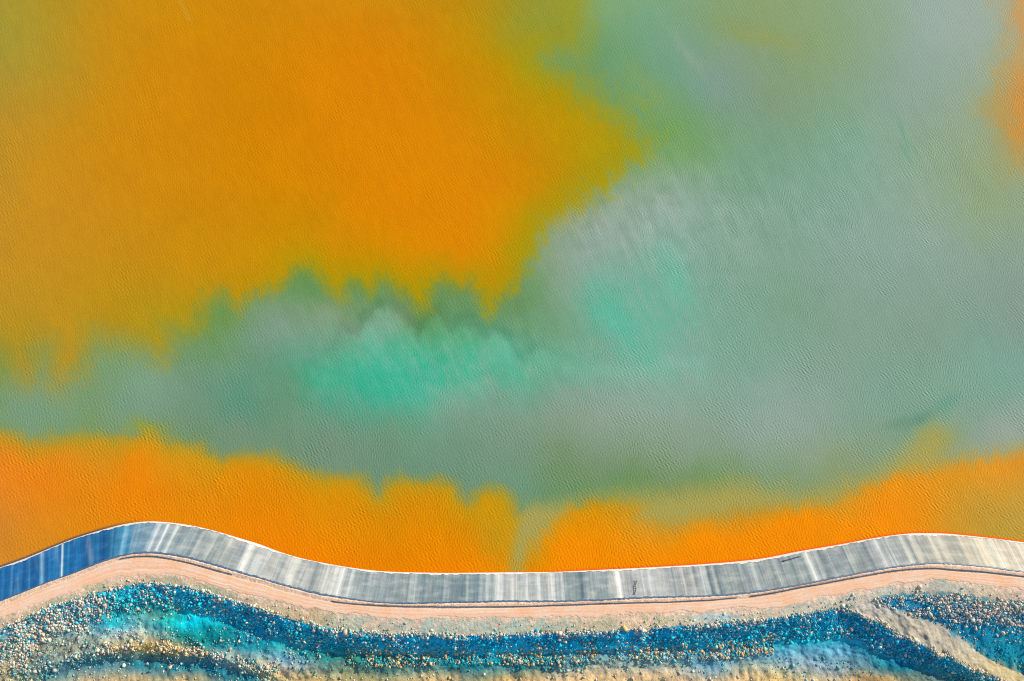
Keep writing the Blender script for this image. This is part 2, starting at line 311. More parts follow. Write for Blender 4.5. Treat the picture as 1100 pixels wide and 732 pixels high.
def water_tint(x, y):
    u, v = survey(x, y, np.zeros_like(x))
    u = np.clip(u, -350, 1450); v = np.clip(v, -350, 720)
    w1 = fbm(u/38, v/38, 3, 4); w2 = fbm(u/38, v/38, 11, 4)
    f1 = fbm(u/9, v/16, 21, 3); f2 = fbm(u/9, v/16, 29, 3)
    uu = u+5*w1+3.5*f1; vv = v+6*w2+4.5*f2
    # wind-drawn wisps lean like a backslash
    sa = (u*0.42+v*0.91); sb = (u*0.91-v*0.42)
    wisp = .6*fbm(sa/26, sb/6.5, 41, 4, .6)+.5*fbm(u/17, v/12, 43, 4, .6); fine = fbm(sa/11, sb/3.0, 57, 3, .6)
    grain = fbm(u/2.4, v/3.2, 67, 2)
    G = field(np.clip(u, -30, 1130)+10*w1+3*f1, np.clip(v, -30, 640)+9*w2+4*f2+7*wisp, GREEN, 14)
    O = field(np.clip(u, -30, 1130)+12*w1, np.clip(v, -30, 640)+12*w2, ORANGE, 24)
    area = .8*np.exp(-(((u-690)/130)**2+((v-235)/55)**2))+.25*np.exp(-(((u-760)/200)**2+((v-240)/100)**2))+.75*np.exp(-(((u-450)/160)**2+((v-385)/55)**2))+.2*np.exp(-(((u-950)/130)**2+((v-170)/70)**2))
    amp = np.clip(.25+area, 0, 1.2)
    sE = poly_sd(u+3*w1+2*f1, v+4*w2+3*f2, POLY_E)+3*grain
    e = (sstep(-5, 7, sE)*sstep(34, 6, sE)*sstep(430, 385, v)*sstep(365, 395, u))[:, None]; G = G+e*np.array([3, 8, 8])
    e = (sstep(-18, -5, sE)*sstep(5, -4, sE)*sstep(320, 380, u)*sstep(600, 560, u))[:, None]; G = G-e*np.array([10, 9, 6])
    for (bu, bv, ru, rv, rot, colr, amt) in SPOTS:
        du, dv = u-bu+5*w1+4*f1, v-bv+4*w2+4*f2
        c, q = math.cos(rot), math.sin(rot)
        e = np.exp(-((du*c+dv*q)/ru)**2-((dv*c-du*q)/rv)**2)*amt*(1+.45*wisp+.25*fine)
        e = np.clip(e, 0, 1)[:, None]
        G = G*(1-e)+np.array(colr)*e
    G = G*(1+.05*(amp*wisp)[:, None])+(amp*(7*wisp+6*fine))[:, None]*np.array([1.15, .55, .8])
    a2 = np.exp(-(((u-450)/130)**2+((v-392)/36)**2))+.8*np.exp(-(((u-695)/70)**2+((v-345)/60)**2))
    G = G+(a2*(13*wisp+12*fine+6*f2))[:, None]*np.array([1.5, -.4, -.1])
    O = O*np.array([.965, .952, .8])*(1+.03*fine[:, None]+.02*w1[:, None])
    jag = 5*f2+6*grain+4*fine+7*wisp*np.clip(.3+area, 0, 1)
    tipz = sstep(545, 610, u)*sstep(225, 180, v)*sstep(30, 70, v)
    sA = poly_sd(uu, vv, POLY_A)+jag+tipz*(14*wisp+6*fine-6)
    soft = 14+18*sstep(330, 90, u)*sstep(240, 360, v)+24*sstep(550, 640, u)*sstep(215, 120, v)+8*sstep(520, 640, u)*sstep(160, 20, v)
    soft = soft-12*sstep(600, 616, u)*sstep(64, 44, v)
    mA = sstep(-1, 1, sA/soft)
    # olive rim inside the edge of the big sheet of orange
    rim = sstep(40, 0, sA)*sstep(-40, -15, sA)*sstep(240, 330, u)
    O = O*(1-.6*rim[:, None])+np.array([170, 152, 8])*(.6*rim[:, None])
    m = mA
    sB = poly_sd(u+4*w1+2*f1, v+4*w2+2.2*f2, POLY_B)+2.5*grain
    mB = sstep(-1, 1, (sB+3*fine+2*f1)/(12+7*sstep(540, 700, u)))
    mC = sstep(-1, 1, (poly_sd(u+4*w1, v+4*w2, POLY_C)+5*f2+6*grain)/13)
    right = sstep(548, 566, u+.16*(v-552)*(v > 552))
    sand = np.array([170, 160, 84])
    OB = O*(1-right[:, None])+(sand*(1-mC[:, None])+O*mC[:, None])*right[:, None]
    rimb = sstep(30, -4, sB+6*w1)*(1-right)*.7
    OB = OB*(1-rimb[:, None])+np.array([184, 154, 34])*rimb[:, None]
    mD = sstep(-1, 1, (poly_sd(uu+6*f1, vv, POLY_D)+8*fine+12*w1+6*grain-4)/36)*.95
    C = G*(1-m[:, None])+O*m[:, None]
    C = C*(1-mD[:, None])+O*mD[:, None]
    C = C*(1-mB[:, None])+OB*mB[:, None]
    # a wake-like pair of clear streaks in the grey water
    for (ua, va, ub, vb, wd) in ((962,118,978,168,1.6),(965,150,982,182,1.5),(974,148,990,172,1.0),(690,255,700,290,1.2)):
        t = np.clip(((u-ua)*(ub-ua)+(v-va)*(vb-va))/((ub-ua)**2+(vb-va)**2), 0, 1)
        d = np.hypot(u-ua-t*(ub-ua), v-va-t*(vb-va))
        k = np.exp(-(d/wd)**2)*.38*np.sin(np.pi*np.clip(t, .05, .95))
        C = C*(1-k[:, None])+np.array([70, 155, 125])*k[:, None]
    # a faint pale streak near the top of the orange
    t = np.clip((v-0)/20, 0, 1); d = np.abs(u-(193+10*t)); k = np.exp(-(d/3)**2)*.35*(v < 22)
    C = C*(1-k[:, None])+np.array([214, 165, 80])*k[:, None]
    # shore line: rusty water at the liner, a painted shadow line at the western bend
    dsh = y-yW(x)
    k = sstep(1.0, .25, dsh)*(.25+.75*sstep(540, 640, u))*sstep(120, 200, u)
    C = C*(1-k[:, None])+np.array([250, 112, 18])*k[:, None]
    k = sstep(1.1, .4, dsh)*sstep(170, 90, u)*.8
    C = C*(1-k[:, None])+np.array([92, 76, 92])*k[:, None]
    return np.clip(C, 0, 255)

RIPPLE = .0138

def build_water():
    xs = axis(232, .62, 4000)
    d = list(np.arange(-1.2, 2.6, .22)); q = 2.6; s = .62
    while q < 236: d.append(q); q += s
    while q < 4000: d.append(q); s *= 1.35; q += s
    d = np.array(d)
    X, D = np.meshgrid(xs, d, indexing='ij')
    Y = yW(X)+D
    far = sstep(100, 230, D); Y = (yW(X)*(1-far))+D
    Z = np.zeros_like(X)
    me = grid_mesh('water', X, Y, Z)
    C = water_tint(X.ravel(), Y.ravel())
    u, v = survey(X.ravel(), Y.ravel(), 0*X.ravel())
    chop = .62+.5*sstep(300, 480, v)+.38*sstep(560, 760, u)*sstep(20, 200, v)-.35*sstep(170, 20, u)*sstep(500, 580, v)
    chop = np.minimum(chop, 1.22)
    at = me.attributes.new('chop', 'FLOAT', 'POINT'); at.data.foreach_set('value', chop.astype(np.float32))
    set_col(me, lin(C)/LIT)
    k = NT('mineral_water')
    a = k.node('Attribute', attribute_name='tint')
    g = k.node('NewGeometry').outputs['Position']
    # short-crested wind ripples: a narrow band of wavelengths and headings
    n3 = k.noise(g, .045, 3, .6); n4 = k.noise(g, .26, 2, .5)
    n5 = k.noise(g, .055, 2, .5)
    west = k.remap(n5, .36, .64, .25, 1.5); east = k.remap(n5, .36, .64, 1.5, .25)
    tot = None
    for q, (L, ang, ph) in enumerate(((.80, 6, 0), (.92, 30, 1.7), (1.08, 47, 3.1), (.97, -16, .6), (1.25, 20, 4.0), (1.12, -34, 2.2), (.86, 66, 5.1), (.76, -52, 1.1))):
        w = k.node('TexWave', wave_type='BANDS', bands_direction='X', wave_profile='SIN')
        w.inputs['Scale'].default_value = math.pi/(10*L); w.inputs['Distortion'].default_value = 3.5
        w.inputs['Detail'].default_value = 1.0; w.inputs['Detail Scale'].default_value = 1.3; w.inputs['Phase Offset'].default_value = ph
        k.link(k.mapping(g, (1, 1, 1), math.radians(-ang)), w.inputs['Vector'])
        t = k.math('MULTIPLY', k.math('SUBTRACT', w.outputs['Fac'], .5), L/1.2)
        t = k.math('MULTIPLY', t, east if ang > 10 else west)
        tot = t if tot is None else k.math('ADD', tot, t)
    chop = k.node('Attribute', attribute_name='chop').outputs['Fac']
    amp = k.math('MULTIPLY', k.math('MULTIPLY', k.remap(n3, .32, .68, .45, 1.45), k.remap(n4, .3, .7, .6, 1.35)), chop)
    hgt = k.math('MULTIPLY', k.math('MULTIPLY', tot, amp), RIPPLE)
    bp = k.node('Bump'); bp.inputs['Distance'].default_value = 1.0; bp.inputs['Strength'].default_value = 1.0
    k.link(hgt, bp.inputs['Height'])
    k.link(bp.outputs[0], k.b.inputs['Normal'])
    f1 = k.remap(k.noise(g, 1.4, 2), .3, .7, .94, 1.06)
    k.link(k.scalecol(a.outputs['Color'], f1), k.b.inputs['Base Color'])
    k.b.inputs['Roughness'].default_value = .5; k.b.inputs['IOR'].default_value = 1.33
    k.b.inputs['Specular IOR Level'].default_value = .05
    add('water', me, k.m, kind='structure')

# ------------------------------------------------------------------ ground beyond the liner
VERGE = [(-30,684,(205,185,155)),(0,670,(205,182,155)),(30,657,(205,188,160)),(60,643,(188,186,158)),(85,637,(200,190,160)),(110,629,(190,184,154)),(150,620,(232,200,170)),(175,622,(188,186,156)),(200,625,(215,195,165)),(230,634,(182,186,156)),(262,645,(215,190,160)),
 (300,655,(208,190,155)),(330,663,(215,185,145)),(350,668,(200,186,150)),(380,672,(186,192,170)),(410,674,(200,190,170)),(450,674,(182,196,182)),(490,674,(196,196,178)),(550,673,(182,196,178)),(600,672,(188,194,172)),(630,671,(205,190,160)),(655,670,(196,190,158)),
 (680,669,(225,195,160)),(710,667,(205,195,160)),(740,666,(215,205,178)),(770,661,(178,210,220)),(800,660,(215,200,175)),(830,658,(212,204,182)),(870,652,(202,197,178)),(920,643,(208,203,186)),(960,636,(208,204,188)),
 (1000,628,(196,196,180)),(1030,630,(196,196,182)),(1050,634,(210,198,172)),(1090,640,(222,196,174)),(1130,646,(218,196,174)),
 (940,655,(196,190,174)),(960,663,(192,186,168)),(1000,682,(194,184,162)),(1040,706,(194,182,152)),(1080,725,(200,184,138)),(970,668,(184,178,160)),(1020,692,(184,178,158))]
SLOPE = [(0,690,(120,170,180)),(20,676,(110,160,175)),(40,668,(110,160,175)),(140,638,(50,150,185)),(110,648,(80,160,180)),(200,645,(45,150,185)),(260,663,(40,145,185)),(300,678,(40,145,185)),(360,688,(40,150,190)),(420,692,(45,155,200)),(500,692,(40,155,205)),(560,692,(40,150,200)),  # blues paint the slopes' shade into the ground colour; bright cyans are stains
 (600,692,(36,150,200)),(650,690,(36,150,200)),(700,688,(36,150,195)),(740,686,(40,148,192)),(780,684,(40,145,190)),(830,678,(40,148,190)),(870,670,(40,145,190)),(900,665,(40,142,190)),(930,675,(36,138,185)),(960,690,(36,132,178)),
 (1000,712,(36,130,172)),(975,646,(42,140,188)),(1030,652,(42,140,188)),(1090,658,(42,140,185)),(1060,680,(36,145,188)),(1090,700,(36,148,185)),(1075,690,(36,150,188)),
 (195,668,(10,200,235)),(218,669,(10,190,225)),(234,672,(18,160,185)),(175,672,(60,175,185)),(520,700,(20,185,235)),(305,697,(85,185,195)),(122,670,(60,190,215)),(860,687,(50,175,210)),(900,700,(105,175,200)),(880,704,(120,175,195)),(560,699,(55,165,200)),
 (240,684,(14,120,135)),(205,684,(24,130,140)),(180,658,(60,150,150)),(165,662,(100,165,155)),(330,700,(40,125,135)),(380,708,(65,130,128)),(225,694,(28,125,142)),(265,688,(35,140,175)),(280,696,(35,140,170)),
 (147,681,(188,196,182)),(130,678,(160,200,205)),(160,690,(178,168,130)),(180,689,(130,150,125)),(60,692,(152,164,148)),(40,705,(146,160,146)),(80,700,(168,168,145)),(100,690,(162,172,155)),(20,692,(182,175,148)),(0,720,(210,185,140)),
 (80,657,(110,165,178)),(60,675,(140,165,168)),
 (160,697,(218,175,95)),(190,702,(198,172,115)),(240,706,(165,175,168)),(270,715,(210,190,150)),(300,711,(145,182,196)),(290,724,(232,195,135)),(320,714,(135,170,186)),
 (150,711,(45,125,155)),(230,719,(38,120,155)),(190,715,(40,120,155)),(100,713,(70,135,155)),(60,724,(90,140,150)),(270,728,(60,125,148)),  # painted blue shade on the south side of the low ridge
 (130,727,(204,180,135)),(200,730,(200,176,126)),(100,730,(200,180,144)),(340,728,(212,186,126)),(450,728,(206,186,134)),(550,728,(206,180,126)),(500,718,(70,130,138)),(420,719,(80,130,128)),(620,724,(218,194,156)),(570,717,(70,130,138)),  # tan flats, with the thin shadow below the windrow painted in
 (700,723,(220,195,156)),(760,720,(130,176,194)),(730,724,(212,190,155)),(800,724,(222,194,146)),(850,713,(158,188,196)),(840,727,(218,195,136)),(900,729,(206,184,146)),(960,716,(45,122,152)),(945,729,(180,146,96)),(880,716,(155,180,190))]

def ground_rows(x):
    """profile rows (y, z) of the ground from the liner's crest southwards"""
    t = yT(x); p = yP(x); r = yR(x); v = yV(x); b = yB(x); c = yC(x); g = yG(x); k = yK(x); f = yF(x)
    e = np.minimum(f-8, -52.0)
    rows = [(t+2.4, np.full_like(x, CREST-2.6)), (t+.35, np.full_like(x, CREST-.55)), (t-.1, np.full_like(x, CREST+.02)), ((t*.55+p*.45), np.full_like(x, CREST+.16)), (p+.28, np.full_like(x, CREST+.10)),
            (p-.35, np.full_like(x, CREST)), (r, np.full_like(x, CREST)), (v, zV(x)), (b, zB(x)), (c, zC(x)), (g, zG(x)), (k, zK(x)), (f, zF(x)), (e, np.full_like(x, -.4))]
    return rows
SUB = [1, 2, 3, 3, 2, 10, 14, 22, 26, 34, 30, 22, 30]
STEPS_SOUTH = [4, 8, 16, 32, 64, 128, 256, 512, 1024, 2048]

def build_ground():
    xs = axis(185, .34, 4000)
    rows = ground_rows(xs)
    Ys, Zs, Ks = [], [], []
    for i, n in enumerate(SUB):
        (y0, z0), (y1, z1) = rows[i], rows[i+1]
        for j in range(n):
            t = j/n
            Ys.append(y0*(1-t)+y1*t); Zs.append(z0*(1-t)+z1*t); Ks.append(i+t)
    Ys.append(rows[-1][0]); Zs.append(rows[-1][1]); Ks.append(len(SUB))
    yy = rows[-1][0].copy()
    for s in STEPS_SOUTH:
        yy = yy-s; Ys.append(yy.copy()); Zs.append(np.full_like(xs, -.4)); Ks.append(len(SUB)+.5)
    X = np.repeat(xs[:, None], len(Ys), 1); Y = np.array(Ys).T; Z = np.array(Zs).T
    K = np.array(Ks)[None, :]+0*X
    # round the breaks of the rock slopes, then roughen them
    south = sstep(7.0, 8.2, K)
    for _ in range(3):
        Zm = Z.copy(); Zm[:, 1:-1] = (Z[:, :-2]+2*Z[:, 1:-1]+Z[:, 2:])/4
        Z = np.where((K > 6.6) & (K < 12.9), Zm, Z)
    lump = fbm(X/6.5, Y/6.5, 5, 4); grit = fbm(X/1.5, Y/1.5, 15, 3)
    rill = fbm((X+.35*Y)/2.2, (Y-.35*X)/9, 25, 3)
    rough = south*sstep(13.2, 12.2, K)
    Z = Z+rough*(.34*lump+.45*fbm(X/3.1, Y/2.6, 45, 3)+.26*grit+.14*rill)+.05*grit*sstep(6.0, 6.4, K)*(1-south)*1.5
    U0, V0 = survey(X, Y, Z)
    furrow = fbm((U0+V0*1.1)/3.2, (V0-U0*.9)/22, 35, 3)
    Z = Z+.8*furrow*sstep(9.9, 10.2, K)*sstep(11.0, 10.7, K)*sstep(135, 90, U0)
    Z = Z+(.30*fbm(X/2.2, Y/2.2, 37, 4)+.10*grit)*sstep(8.0, 8.2, K)*sstep(9.0, 8.9, K)*sstep(912, 930, U0)
    Z = Z+sstep(12.0, 12.6, K)*(.10*lump+.05*grit)
    # small heap at the foot of the spur
    hx, hy = ground_at(945, 732, -1.5)
    Z = Z+1.5*np.exp(-(((X-hx)/4.5)**2+((Y-hy)/1.9)**2))
    me = grid_mesh('ground', X, Y, Z)
    u, v = survey(X.ravel(), Y.ravel(), Z.ravel())
    w1 = fbm(u/22, v/14, 61, 4); w2 = fbm(u/22, v/14, 71, 4)
    k = K.ravel()
    un = np.clip(u, -30, 1130)
    Cv = field(un+8*w1, np.clip(v, 600, 735)+3*w2, VERGE, 8, 1, 2.0)
    Cs = field(un+8*w1, np.clip(v, 600, 733)+4.5*w2, SLOPE, 5, 1, 2.6)
    vivid = sstep(90, 60, Cs[:, 0])[:, None]; onsl = sstep(8.6, 9.1, k)*sstep(10.2, 9.9, k)
    Cs = Cs*(1+vivid*np.array([-.3, .07, .0]))*(1+.19*(vivid[:, 0]*onsl)[:, None])
    band = fbm(u/34+v/14, v/3.2, 77, 3); onsl = sstep(8.6, 9.1, k)*sstep(10.2, 9.8, k)
    e = (np.clip(band*1.6-.1, 0, 1)*onsl*.55)[:, None]; Cs = Cs*(1-e)+np.array([24, 178, 222])*e
    e = (np.clip(-band*1.6-.25, 0, 1)*onsl*.5)[:, None]; Cs = Cs*(1-e)+np.array([30, 112, 128])*e
    jg = .14*fbm(u/4, v/4, 75, 3)+.10*fbm(u/12, v/6, 76, 2)
    jr = .16*fbm(u/3.5, v/3.5, 78, 3)
    ramp = np.maximum(sstep(912, 925, u)*sstep(7.93, 8.07, k+jr*1.6), sstep(908, 914, u)*sstep(954, 944, u+6*w1)*(k >= 7))*sstep(9.05, 8.95, k+jr*.8)
    vg = np.maximum(sstep(7.04, 6.96, k+jg), ramp)
    Cv = Cv*(1-(ramp*(k > 7.5))[:, None]*np.array([.09, .08, .05]))
    C = Cs*(1-vg[:, None])+Cv*vg[:, None]
    # bare light soil on the berm between liner and road
    berm = np.maximum(sstep(6.05, 5.9, k), .8*sstep(6.45, 6.02, k+.9*fbm(u/7, v/7, 79, 3)))
    C = C*(1-berm[:, None])+np.array([242, 206, 178])*berm[:, None]
    # the crest edge and spur edge are spilled with pale stones
    edge = np.exp(-((k-7.0)/.16)**2)*.55
    C = C*(1-edge[:, None])+np.array([226, 190, 160])*edge[:, None]
    out = sstep(738, 760, v)[:, None]*(k > 12)[:, None]
    C = C*(1-out)+np.array([204, 180, 136])*out
    mott = 1+.10*fbm(u/5, v/5, 81, 3)+.10*fbm(u/1.6, v/1.6, 91, 2)
    mott = np.where(k > 12.95, 1.0, mott)
    C = np.clip(C*mott[:, None], 0, 255)
    tint = lin(C)/LIT
    set_col(me, tint)
    k = NT('mine_waste_ground')
    a = k.node('Attribute', attribute_name='tint')
    g = k.node('NewGeometry').outputs['Position']
    f = k.remap(k.noise(g, 1.7, 5, .65), .25, .75, .72, 1.28)
    k.link(k.scalecol(a.outputs['Color'], f), k.b.inputs['Base Color'])
    bp = k.node('Bump'); bp.inputs['Strength'].default_value = .5; bp.inputs['Distance'].default_value = .5
    k.link(k.noise(g, 1.3, 5, .65), bp.inputs['Height']); k.link(bp.outputs[0], k.b.inputs['Normal'])
    k.b.inputs['Roughness'].default_value = .95; k.b.inputs['Specular IOR Level'].default_value = .1
    add('ground', me, k.m, kind='structure')
    return X, Y, Z, K, tint.reshape(X.shape+(3,))

def build_road():
    xs = axis(185, .5, 1200)
    p = yP(xs); r = yR(xs)
    ts = np.linspace(0, 1, 19)
    X = np.repeat(xs[:, None], len(ts), 1)
    j0 = .35*fbm(xs/6, xs*0, 101, 3); j1 = .9*fbm(xs/6, xs*0+3, 111, 3)+.4*fbm(xs/1.1, xs*0+7, 112, 2)
    Y = (p-.45+j0)[:, None]*(1-ts)+(r+j1)[:, None]*ts
    rut = .03*np.exp(-((ts-.33)/.05)**2)+.03*np.exp(-((ts-.62)/.05)**2)
    Z = CREST+.05+.05*np.sin(np.pi*ts)[None, :]-rut[None, :]+0*X
    Z[:, 0] -= .12; Z[:, -1] -= .12
    me = grid_mesh('road', X, Y, Z)
    S = np.concatenate([[0], np.cumsum(np.hypot(np.diff(xs), np.diff(p)))])
    set_vec(me, np.stack([S[:, None]+0*X, ts[None, :]*6+0*X, 0*X], -1).reshape(-1, 3), 'along')
    k = NT('packed_earth_road')
    a = k.node('Attribute', attribute_name='along').outputs['Vector']
    g = k.node('NewGeometry').outputs['Position']
    tracks = k.noise(k.mapping(a, (.018, 1.3, 1)), 1.6, 3, .6)
    blot = k.noise(g, .16, 4, .6)
    c = k.mix(k.remap(tracks, .3, .7, 0, 1), tuple(lin((240,184,150))/LIT), tuple(lin((255,230,206))/LIT))
    c = k.mix(k.remap(blot, .4, .7, 0, .75), c, tuple(lin((250,188,140))/LIT))
    c = k.mix(k.remap(k.noise(g, .5, 3, .6), .52, .72, 0, .5), c, tuple(lin((244,216,196))/LIT))
    f = k.remap(k.noise(g, 1.9, 4, .65), .25, .75, .88, 1.1)
    k.link(k.scalecol(c, f), k.b.inputs['Base Color'])
    k.b.inputs['Roughness'].default_value = .95; k.b.inputs['Specular IOR Level'].default_value = .1
    add('road', me, k.m, kind='structure')

# ------------------------------------------------------------------ pond liner
LINER = [(-60,(2,88,142)),(0,(2,94,150)),(60,(2,96,152)),(110,(8,100,150)),(128,(34,110,148)),(150,(92,130,150)),(165,(128,146,154)),(190,(134,148,150)),(215,(140,152,150)),(240,(156,164,160)),
 (262,(176,180,176)),(285,(182,184,178)),(305,(160,166,160)),(330,(172,176,172)),(370,(180,184,178)),(380,(146,158,158)),(400,(138,152,154)),(450,(134,150,152)),(500,(132,150,153)),(530,(142,156,157)),
 (545,(180,182,178)),(560,(160,168,166)),(590,(170,174,170)),(610,(140,154,155)),(650,(140,154,154)),(662,(172,176,172)),(680,(160,166,162)),(700,(172,176,172)),(740,(164,168,164)),(780,(150,160,158)),(820,(142,154,153)),
 (860,(150,160,157)),(900,(146,157,155)),(940,(154,161,157)),(965,(150,158,156)),(990,(176,176,166)),(1030,(182,180,166)),(1060,(190,186,172)),(1100,(200,194,180)),(1200,(200,194,180))]
STREAKS = [(12,.3,2),(45,.5,4),(31,.2,2),(67,.55,2.2),(103,.12,5),(120,.2,4),(165,.5,5),(174,.35,4),(205,.35,3),(226,.25,2),(264,.5,6),(278,.35,5),(312,.5,4),(366,.75,5),(376,.5,3),(397,.4,2),(478,.3,1.5),(516,.6,2.5),(524,.4,2),(537,.75,6),(550,.7,2),(566,.45,4),
 (579,.6,4),(595,.65,4),(604,.6,3),(664,.65,5),(671,.4,3),(691,.5,3),(699,.6,4),(725,.5,3),(755,.6,2),(836,.35,1.5),(872,.45,5),(880,.3,3),(946,.55,5),(955,.3,3),(1012,.3,4),(1050,.3,6),(1072,.7,7),(1090,.6,3)]

_r = np.random.default_rng(12)
FAINT = [(float(a), float(b), float(c)) for a, b, c in zip(_r.uniform(-20, 1120, 230), _r.uniform(-1, 1, 230), _r.uniform(.7, 3.2, 230))]

def liner_point(x, t):
    """t = 0 at the crest, 1 at the water line, beyond 1 under water"""
    y = yT(x)*(1-t)+yW(x)*t
    z = CREST*(1-t)
    return y, z

def build_liner():
    root = bpy.data.objects.new('pond_liner', None); COL.objects.link(root)
    x0 = 0.0; root.location = (x0, float(yT(np.array([x0]))[0]), CREST)
    root['label'] = 'grey plastic pond liner in welded panels between the orange water and the dirt road'; root['category'] = 'liner'
    off = np.array(root.location)
    k = NT('dusty_liner')
    a = k.node('Attribute', attribute_name='tint').outputs['Color']
    al = k.node('Attribute', attribute_name='along').outputs['Vector']
    g = k.node('NewGeometry').outputs['Position']
    st = k.noise(k.mapping(al, (1.5, .07, 1)), 1.0, 4, .6)
    st2 = k.noise(k.mapping(al, (.30, .05, 1)), 1.0, 2, .5)
    bl = k.noise(k.mapping(al, (.22, .42, 1)), 1.0, 3, .55)
    rm = k.noise(k.mapping(al, (.05, 2.6, 1), .05), 1.0, 3, .6)
    f = k.math('MULTIPLY', k.remap(st, .3, .7, .78, 1.22), k.remap(bl, .35, .65, .86, 1.12))
    f = k.math('MULTIPLY', f, k.remap(rm, .35, .7, 1.04, .95))
    c = k.scalecol(a, f)
    c = k.mix(k.remap(st2, .55, .8, 0, .30), c, tuple(lin((205,208,204))/LIT))
    sep = k.node('SeparateColor'); k.link(a, sep.inputs[0])
    dusty = k.remap(sep.outputs[0], .01, .15, .12, 1)
    c = k.mix(k.math('MULTIPLY', k.remap(bl, .5, .75, 0, .45), dusty), c, tuple(lin((184,182,172))/LIT))
    k.link(c, k.b.inputs['Base Color'])
    bp = k.node('Bump'); bp.inputs['Strength'].default_value = .25; bp.inputs['Distance'].default_value = .3
    k.link(st, bp.inputs['Height']); k.link(bp.outputs[0], k.b.inputs['Normal'])
    k.b.inputs['Roughness'].default_value = .55; k.b.inputs['Specular IOR Level'].default_value = .3
    mat = k.m
    # stations every 7 m of shore
    xx = np.arange(-262, 262.01, .1); yy = (yT(xx)+yW(xx))/2
    yy = np.convolve(np.pad(yy, 60, mode='edge'), np.ones(121)/121, 'valid')
    S = np.concatenate([[0], np.cumsum(np.hypot(np.diff(xx), np.diff(yy)))])
    nst = int(S[-1]/7.05)
    stx = np.interp(np.arange(nst+1)*7.05, S, xx)
    lu = np.array([p[0] for p in LINER]); lc = np.array([p[1] for p in LINER], float)
    r = np.random.default_rng(5)
    spans = [(float(stx[i]), float(stx[i+1])) for i in range(nst)]
    spans = [(-1200.0, spans[0][0])]+spans+[(spans[-1][1], 1200.0)]
    lean = lambda x: (1.3*np.sin(x*.021+.6))      # seams lean with the bends
    for (a0, a1) in spans:
        n = 15 if a1-a0 < 50 else 60
        q = np.linspace(0, 1, n); xs = a0+(a1-a0)*q
        xs = np.concatenate([xs, [a1+.16]])
        lift = np.zeros(n+1); lift[0] = -.0; lift[-2] = .035; lift[-1] = .01
        if a1-a0 < 50:
            xs[-2] = a1-.10
        ts = np.concatenate([np.linspace(-.012, .97, 16), np.linspace(1.0, 1.14, 5)])
        Xg = xs[:, None]+0*ts[None, :]
        # the seam follows the fall line of the bank
        h = 1.5
        slope = (yT(Xg+h)+yW(Xg+h)-yT(Xg-h)-yW(Xg-h))/(4*h)
        run = (yW(Xg)-yT(Xg))
        shift = -slope*run/(1+slope**2)*np.interp(Xg, [-118, -92, -5, 5], [1.25, .6, .6, .4])*(ts[None, :]-.5)
        if a1-a0 > 50: shift = shift*0
        Xm = Xg.copy(); Xg = Xg+shift
        Yg, Zg = liner_point(Xg, ts[None, :])
        Zg = Zg+lift[:, None]+.025*fbm(Xg/1.2, Yg/3.5, 131, 2)+.03*fbm(Xg/4, Yg/4, 133, 2)
        me = grid_mesh('liner_panel', Xg-off[0], Yg-off[1], Zg-off[2])
        u, v = survey(Xg.ravel(), Yg.ravel(), Zg.ravel())
        uc = np.clip(u, -60, 1200)
        um = float(np.mean(uc))
        us, _ = survey(Xm.ravel(), ((yT(Xm)+yW(Xm))/2).ravel(), 3.0+0*u)     # station along the bank
        base = np.array([np.interp(um, lu, lc[:, j]) for j in range(3)])
        loc = np.stack([np.interp(uc, lu, lc[:, j]) for j in range(3)], -1)
        C = .45*base+.55*loc+r.normal(0, 3.5)
        for (su, sa, sw) in STREAKS:
            kk = min(sa*1.45, .95)*np.exp(-(((us-su)/(sw*.55))**2))*(.8+.2*np.sin(us*2.1))
            C = C*(1-kk[:, None])+np.array([240, 239, 233])*kk[:, None]
        for (su, sa, sw) in FAINT:
            if abs(su-um) < 40:
                kk = (sa*np.exp(-(((us-su)/sw)**2)))[:, None]
                C = C+kk*(np.array([38, 34, 27]) if sa > 0 else np.array([34, 27, 21]))
        seam = np.zeros(Xg.shape); seam[-2:, :] = .25+.45*(um > 690)*(um < 985)+.2*(400 < um < 520); seam[0, :] = .15
        sm = seam.ravel()
        C = C*(1-sm[:, None]*.55)+np.array([74, 100, 116])*(sm[:, None]*.55)
        C = C*(1-.10*sstep(150, 230, u)-.04*sstep(900, 1060, u))[:, None]*(1+sstep(940, 1060, u)[:, None]*np.array([0, -.03, -.10]))*np.array([1.0, 1.025, 1.07])
        set_col(me, lin(np.clip(C, 0, 255))/LIT)
        set_vec(me, np.stack([us*.29, (ts[None, :]*12+0*Xg).ravel(), 0*u], -1), 'along')
        add('liner_panel', me, mat, root)
    # pale salt crust along the water line
    xs = np.concatenate([np.arange(-600, -190, 4), np.arange(-190, 190, .3), np.arange(190, 600, 4)])
    wid = np.clip(.046+.035*fbm(xs/1.3, xs*0, 141, 3)+.03*fbm(xs/14, xs*0, 143, 2), .012, .1)
    ts = np.stack([np.full_like(xs, 1.006), 1-wid*.5, 1-wid], -1)
    Xg = np.repeat(xs[:, None], 3, 1); Yg, Zg = liner_point(Xg, ts); Zg = Zg+np.array([.09, .12, .085])
    me = grid_mesh('salt_crust', Xg-off[0], Yg-off[1], Zg-off[2])
    k = NT('salt_crust'); g = k.node('NewGeometry').outputs['Position']
    k.link(k.mix(k.remap(k.noise(g, 1.2, 3), .35, .65, 0, 1), tuple(lin((232,224,214))/LIT), tuple(lin((206,205,205))/LIT)), k.b.inputs['Base Color'])
    k.b.inputs['Roughness'].default_value = .9
    add('salt_crust', me, k.m, root)
    # loose dark edge of the sheet where it is tucked into the crest
    xs = np.concatenate([np.arange(-400, -188, 4), np.arange(-188, 188, .22), np.arange(188, 400, 4)])
    u, _ = survey(xs, yT(xs), CREST+0*xs)
